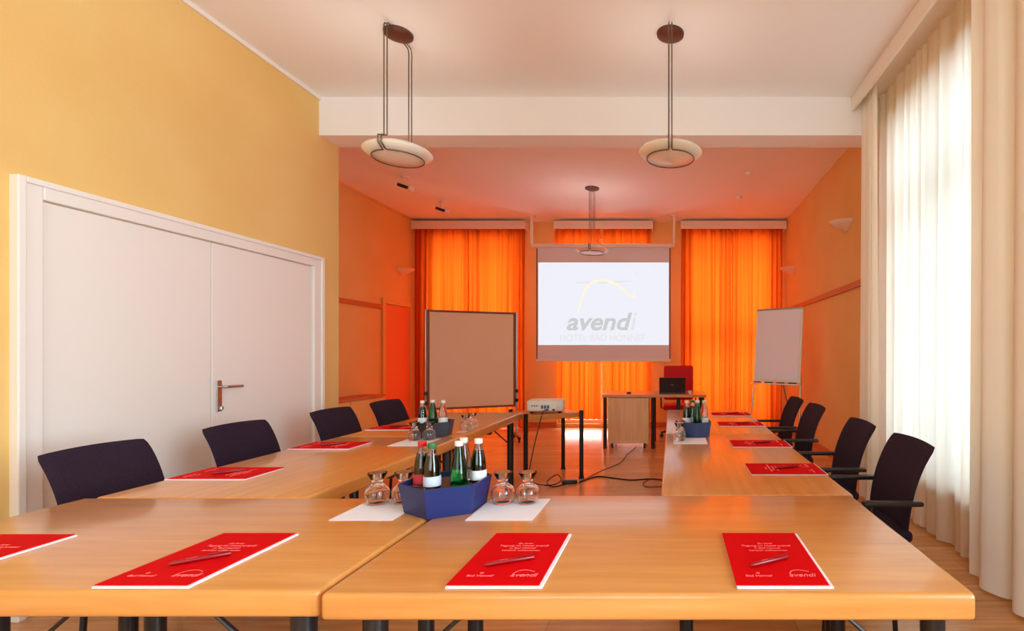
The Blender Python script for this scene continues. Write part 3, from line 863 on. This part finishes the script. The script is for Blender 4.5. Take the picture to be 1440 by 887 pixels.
im = obj('projected_picture', bx(sx(757), sx(940.5), -0.0045, -0.0032, sz(485), sz(369)), 'screen_lit', ps)
RX = Matrix.Rotation(R(90), 4, 'X')
def scr_text(body, x0, x1, ybase, hpx, m, shear=0.0, bold=0.0):
    b = text_mesh(body, 1.0, 0.0, shear=shear, align='LEFT', bold=bold)
    xs = [v.co.x for v in b.verts]; zs = [v.co.y for v in b.verts]
    w = max(xs) - min(xs); hh = max(zs) - min(0, 0)
    me = BM()
    merge(me, b, Matrix.Translation((sx(x0), -0.0052, sz(ybase))) @ RX @ Matrix.Diagonal(((sx(x1) - sx(x0)) / w, (hpx / s_) / hh, 1, 1)) @ Matrix.Translation((-min(xs), 0, 0)))
    obj('lettering', me, m, im)
scr_text('avend', 797, 889, 463.5, 24, 'logo_grey', 0.25, 0.022)
scr_text('i', 887, 896, 463.5, 24, 'logo_pale', 0.25, 0.008)
scr_text('HOTEL BAD HONNEF', 788, 907, 479.5, 9.5, 'logo_pale')
def stroke(pts, r, m, nm='emblem'):
    P = smooth_path([(sx(a), -0.0050, sz(c)) for a, c in pts], 8)
    n = len(P)
    b = BM(); add_tube(b, P, [r * (0.35 + 0.65 * math.sin(math.pi * (0.12 + 0.8 * i / n))) for i in range(n)], 8, flat=1.0)
    for v in b.verts: v.co.y = -0.0050 + (v.co.y + 0.0050) * 0.03
    obj(nm, b, m, im)
stroke([(813, 440), (818, 420), (827, 402), (842, 395), (858, 396), (873, 404), (884, 414), (893, 418)], 0.026, 'logo_yellow')
stroke([(893, 419), (892, 412)], 0.016, 'logo_yellow')
stroke([(811, 397.5), (850, 397), (888, 395)], 0.012, 'logo_pale')
scr_text('*', 893, 898, 388, 5, 'logo_pale')

# ------------------------------------------------------------------ pinboard
pb_ = thing('pinboard', 'large tan felt pinboard on wheels in front of the left orange curtains', 'pinboard', (-2.915, 7.345, 0), math.atan2(0.49, 1.03))
w = 0.57
obj('board', bx(-w, w, -0.012, 0.012, 0.54, 1.90), 'cork', pb_)
b = BM()
add_box(b, -w - 0.03, -w, -0.02, 0.02, 0.51, 1.93, bev=0.004); add_box(b, w, w + 0.03, -0.02, 0.02, 0.51, 1.93, bev=0.004)
add_box(b, -w, w, -0.02, 0.02, 1.90, 1.93, bev=0.004); add_box(b, -w, w, -0.02, 0.02, 0.51, 0.54, bev=0.004)
obj('frame', b, 'board_frame', pb_)
for s in (-1, 1):
    x = s * (w + 0.048)
    obj('post', tube([(x, 0, 0.05), (x, 0, 1.93)], 0.016, 12), 'chrome', pb_, smooth=50)
    for z in (0.58, 0.72): obj('clamp', bx(x - 0.024, x + 0.024, -0.035, 0.025, z, z + 0.05, bev=0.006), 'black_plastic', pb_)
    b = BM(); add_box(b, x - 0.02, x + 0.02, -0.28, 0.28, 0.05, 0.08, bev=0.005)
    ft = obj('foot', b, 'black_metal', pb_)
    for y in (-0.25, 0.25): obj('castor', tube([(x - 0.012, y, 0.026), (x + 0.012, y, 0.026)], 0.026, 16), 'black_plastic', ft, smooth=40)

# ------------------------------------------------------------------ flipchart
fl = thing('flipchart', 'white flipchart easel standing before the right rear wall', 'flipchart', (1.35, 6.50, 0), math.atan2(-0.40, 0.50))
lean = Matrix.Translation((0, 0, 0.94)) @ Matrix.Rotation(R(-6), 4, 'X')
def leanobj(nm, b, m, par=None, **k):
    o = obj(nm, b, m, par or fl, **k); o.data.transform(lean); return o
leanobj('board', bx(-0.33, 0.33, -0.008, 0.010, 0.0, 0.97, bev=0.003), 'white_paint')
leanobj('paper_pad', bx(-0.305, 0.305, -0.020, -0.009, 0.035, 0.945, bev=0.001), 'flip_paper')
leanobj('clamp_bar', bx(-0.33, 0.33, -0.028, -0.006, 0.945, 0.968, bev=0.004), 'chrome')
tr_ = leanobj('pen_tray', bx(-0.335, 0.335, -0.075, 0.0, -0.035, -0.018, bev=0.003), 'white_paint')
for k in range(4):
    x = -0.25 + 0.165 * k
    leanobj('marker', tube([(x - 0.055, -0.045, -0.009), (x + 0.055, -0.045, -0.009)], 0.009, 10), 'black_plastic' if k % 2 else 'red_pen', tr_, smooth=40)
for x0, x1 in ((-0.325, -0.36), (0.325, 0.36)):
    obj('leg', tube([(x0, 0.02, 1.0), (x1, -0.12, 0.0)], 0.011, 10), 'chrome', fl, smooth=40)
obj('leg', tube([(0, 0.06, 1.2), (0, 0.62, 0.0)], 0.011, 10), 'chrome', fl, smooth=40)

# ------------------------------------------------------------------ presenter desk, chair, laptop
dk = thing('presenter_desk', 'beech desk under the screen with a laptop on top', 'desk', (-0.245, 7.25, 0))
obj('tabletop', bx(-0.715, 0.715, -0.35, 0.35, 0.705, 0.745, bev=0.006), 'beech_x', dk)
for (x, y) in ((-0.68, -0.31), (-0.68, 0.31), (-0.02, -0.31), (-0.02, 0.31), (0.67, -0.31), (0.67, 0.31)):
    lg = obj('leg', tube([(x, y, 0.02), (x, y, 0.705)], 0.024, 14), 'black_metal', dk, smooth=50)
    c = BM(); add_lathe(c, [(0, 0), (0.028, 0), (0.028, 0.022), (0, 0.022)], 14, x, y, 0); obj('foot_cap', c, 'black_plastic', lg, smooth=40)
pn = obj('cabinet', bx(-0.640, -0.075, -0.33, 0.20, 0.07, 0.700, bev=0.004), 'beech_z', dk)
b = BM()
for x in (-0.58, -0.14):
    for y in (-0.28, 0.15): add_tube(b, [(x - 0.012, y, 0.03), (x + 0.012, y, 0.03)], 0.03, 14); add_box(b, x - 0.01, x + 0.01, y - 0.01, y + 0.01, 0.03, 0.07)
obj('castors', b, 'black_plastic', dk, smooth=40)

oc = thing('office_chair', 'red swivel office chair behind the presenter desk', 'chair', (0.10, 7.95, 0), R(180))
b = BM(); add_box(b, -0.225, 0.225, 0.20, 0.27, 0.60, 1.125, bev=0.03, seg=4); bk = obj('backrest', b, 'red_fabric', oc, smooth=60)
b = BM(); add_box(b, -0.235, 0.235, -0.24, 0.20, 0.43, 0.51, bev=0.03, seg=4); obj('seat', b, 'red_fabric', oc, smooth=60)
obj('back_bar', bx(-0.03, 0.03, 0.20, 0.285, 0.42, 0.75, bev=0.008), 'black_plastic', oc)
obj('gas_column', tube([(0, 0, 0.09), (0, 0, 0.43)], 0.025, 14), 'chrome', oc, smooth=50)
for s in (-1, 1):
    b = BM(); add_tube(b, [(s * 0.21, 0, 0.44), (s * 0.27, 0, 0.45), (s * 0.275, 0, 0.64)], 0.012, 10); add_box(b, s * 0.275 - 0.025, s * 0.275 + 0.025, -0.13, 0.13, 0.64, 0.665, bev=0.01)
    obj('armrest', b, 'black_plastic', oc, smooth=60)
for k in range(5):
    a = R(72 * k + 18); c, s = math.cos(a), math.sin(a)
    lg = obj('leg', tube([(0.02 * c, 0.02 * s, 0.11), (0.29 * c, 0.29 * s, 0.075)], [0.022, 0.014], 10), 'black_metal', oc, smooth=50)
    obj('castor', tube([(0.28 * c - 0.02 * s, 0.28 * s + 0.02 * c, 0.03), (0.28 * c + 0.02 * s, 0.28 * s - 0.02 * c, 0.03)], 0.03, 14), 'black_plastic', lg, smooth=40)

lp = thing('laptop', 'black open laptop seen from behind on the presenter desk', 'laptop', (0.005, 7.22, 0.7452), R(180))
obj('base', bx(-0.185, 0.185, -0.13, 0.13, 0, 0.018, bev=0.004), 'lcd_black', lp)
b = bx(-0.185, 0.185, -0.006, 0.006, 0.0, 0.215, bev=0.004)
ld = obj('lid', b, 'lcd_black', lp); ld.location = (0, 0.125, 0.018); ld.rotation_euler = (R(-12), 0, 0)
b = text_mesh('hp', 0.035, 0.0006); m_ = BM(); merge(m_, b, Matrix.Translation((0, 0.0068, 0.10)) @ Matrix.Rotation(R(180), 4, 'Z') @ RX)
obj('emblem', m_, 'grey_mark', ld)
b = BM(); add_lathe(b, [(0, 0), (0.024, 0), (0.032, 0.04), (0.030, 0.04), (0.022, 0.004), (0, 0.004)], 20)
o = obj('cup', b, 'white_paint', smooth=60); o.location = (0.255, 7.1, 0.7452); tag(o, 'small white cup on the desk right of the laptop', 'cup')
b = BM(); add_box(b, -0.03, 0.03, -0.045, 0.045, 0, 0.022, bev=0.01, seg=3)
o = obj('presenter_remote', b, 'black_plastic', smooth=60); o.location = (-0.61, 7.1, 0.7452); tag(o, 'small black remote on the left half of the desk', 'remote control')

# ------------------------------------------------------------------ projector table and projector
th_ = R(34)
G = Vector((-0.966, 5.28)); ux = Vector((math.cos(th_), math.sin(th_))); uy = Vector((-math.sin(th_), math.cos(th_)))
cen = G - ux * 0.285 + uy * 0.243
pt_ = thing('projector_table', 'small square beech side table under the projector', 'table', (cen.x, cen.y, 0), th_)
obj('tabletop', bx(-0.285, 0.285, -0.243, 0.243, 0.645, 0.695, bev=0.004), 'beech_x', pt_)
for x in (-0.295, 0.295):
    for y in (-0.253, 0.253):
        lg = obj('leg', tube([(x, y, 0.015), (x, y, 0.715)], 0.022, 14), 'black_metal', pt_, smooth=50)
        c = BM(); add_lathe(c, [(0, 0), (0.027, 0), (0.027, 0.02), (0, 0.02)], 14, x, y, 0); obj('foot_cap', c, 'black_plastic', lg, smooth=40)
pj = thing('projector', 'white data projector on the small side table, its socket panel to the room', 'projector', (cen.x + 0.02, cen.y - 0.05, 0.6955), R(8))
b = BM(); add_box(b, -0.185, 0.185, -0.13, 0.13, 0.018, 0.135, bev=0.022, seg=4); obj('body', b, 'projector_white', pj, smooth=60)
b = BM(); add_box(b, -0.15, 0.11, -0.133, -0.129, 0.035, 0.10, bev=0.001); pl = obj('socket_panel', b, 'label_white', pj)
b = BM()
for x in (-0.13, -0.105, -0.08): add_box(b, x - 0.009, x + 0.009, -0.137, -0.132, 0.075, 0.086)
for x in (-0.03, 0.0, 0.03): add_box(b, x - 0.011, x + 0.011, -0.137, -0.132, 0.05, 0.085)
obj('sockets', b, 'blue_mark', pl)
b = BM()
for x in (0.02, 0.085): add_box(b, x - 0.014, x + 0.014, -0.138, -0.131, 0.030, 0.046)
obj('power_sockets', b, 'black_plastic', pl)
b = BM(); add_tube(b, [(0.09, 0.125, 0.08), (0.09, 0.16, 0.08)], [0.045, 0.04], 24); obj('lens', b, 'black_plastic', pj, smooth=40)
b = BM()
for x in (-0.14, 0.14):
    for y in (-0.09, 0.09): add_lathe(b, [(0, 0), (0.014, 0), (0.014, 0.02), (0, 0.02)], 12, x, y, 0)
obj('feet', b, 'black_plastic', pj)

# ------------------------------------------------------------------ cables on the floor
pjx, pjy = cen.x + 0.02, cen.y - 0.05
cab = smooth_path([(pjx + 0.02, pjy - 0.145, 0.735), (pjx + 0.01, pjy - 0.21, 0.70), (pjx - 0.01, pjy - 0.30, 0.55), (pjx - 0.06, pjy - 0.33, 0.30), (pjx - 0.09, pjy - 0.32, 0.08),
    (pjx - 0.02, pjy - 0.26, 0.008), (pjx + 0.12, pjy - 0.30, 0.008), (pjx + 0.20, pjy - 0.22, 0.03), (pjx + 0.14, pjy - 0.13, 0.07), (pjx + 0.07, pjy - 0.25, 0.03), (pjx + 0.16, pjy - 0.36, 0.008), (-1.0, 5.12, 0.008)], 8)
tag(obj('cable', tube(cab, 0.0055, 8), 'black_plastic', smooth=50), 'black cable hanging from the projector down to the power brick', 'cable')
b = BM(); add_box(b, -0.075, 0.075, -0.03, 0.03, 0, 0.035, bev=0.008)
o = obj('power_brick', b, 'black_plastic', smooth=50); o.location = (-1.03, 5.06, 0); o.rotation_euler = (0, 0, R(10)); tag(o, 'black power brick on the floor by the leg of the side table', 'power adapter')
c2 = smooth_path([(-0.94, 5.07, 0.007), (-0.80, 5.32, 0.007), (-0.60, 5.25, 0.007), (-0.42, 5.18, 0.007), (-0.22, 5.22, 0.007), (0.0, 5.15, 0.007), (0.3, 5.13, 0.007)], 8)
tag(obj('cable', tube(c2, 0.007, 8), 'black_plastic', smooth=50), 'black cable running across the open floor to the right tables', 'cable')
c3 = smooth_path([(-0.94, 5.12, 0.006), (-0.80, 5.55, 0.006), (-0.62, 6.0, 0.006), (-0.58, 6.5, 0.006), (-0.50, 7.0, 0.006)], 8)
tag(obj('cable', tube(c3, 0.004, 8), 'black_plastic', smooth=50), 'thin cable running over the floor to the presenter desk', 'cable')
c4 = smooth_path([(-0.24, 5.20, 0.006), (-0.29, 5.05, 0.006), (-0.25, 4.92, 0.006), (-0.10, 4.92, 0.006), (0.05, 4.92, 0.006)], 6)
tag(obj('cable', tube(c4, 0.004, 8), 'black_plastic', smooth=50), 'short thin cable loop on the floor beside the right table row', 'cable')
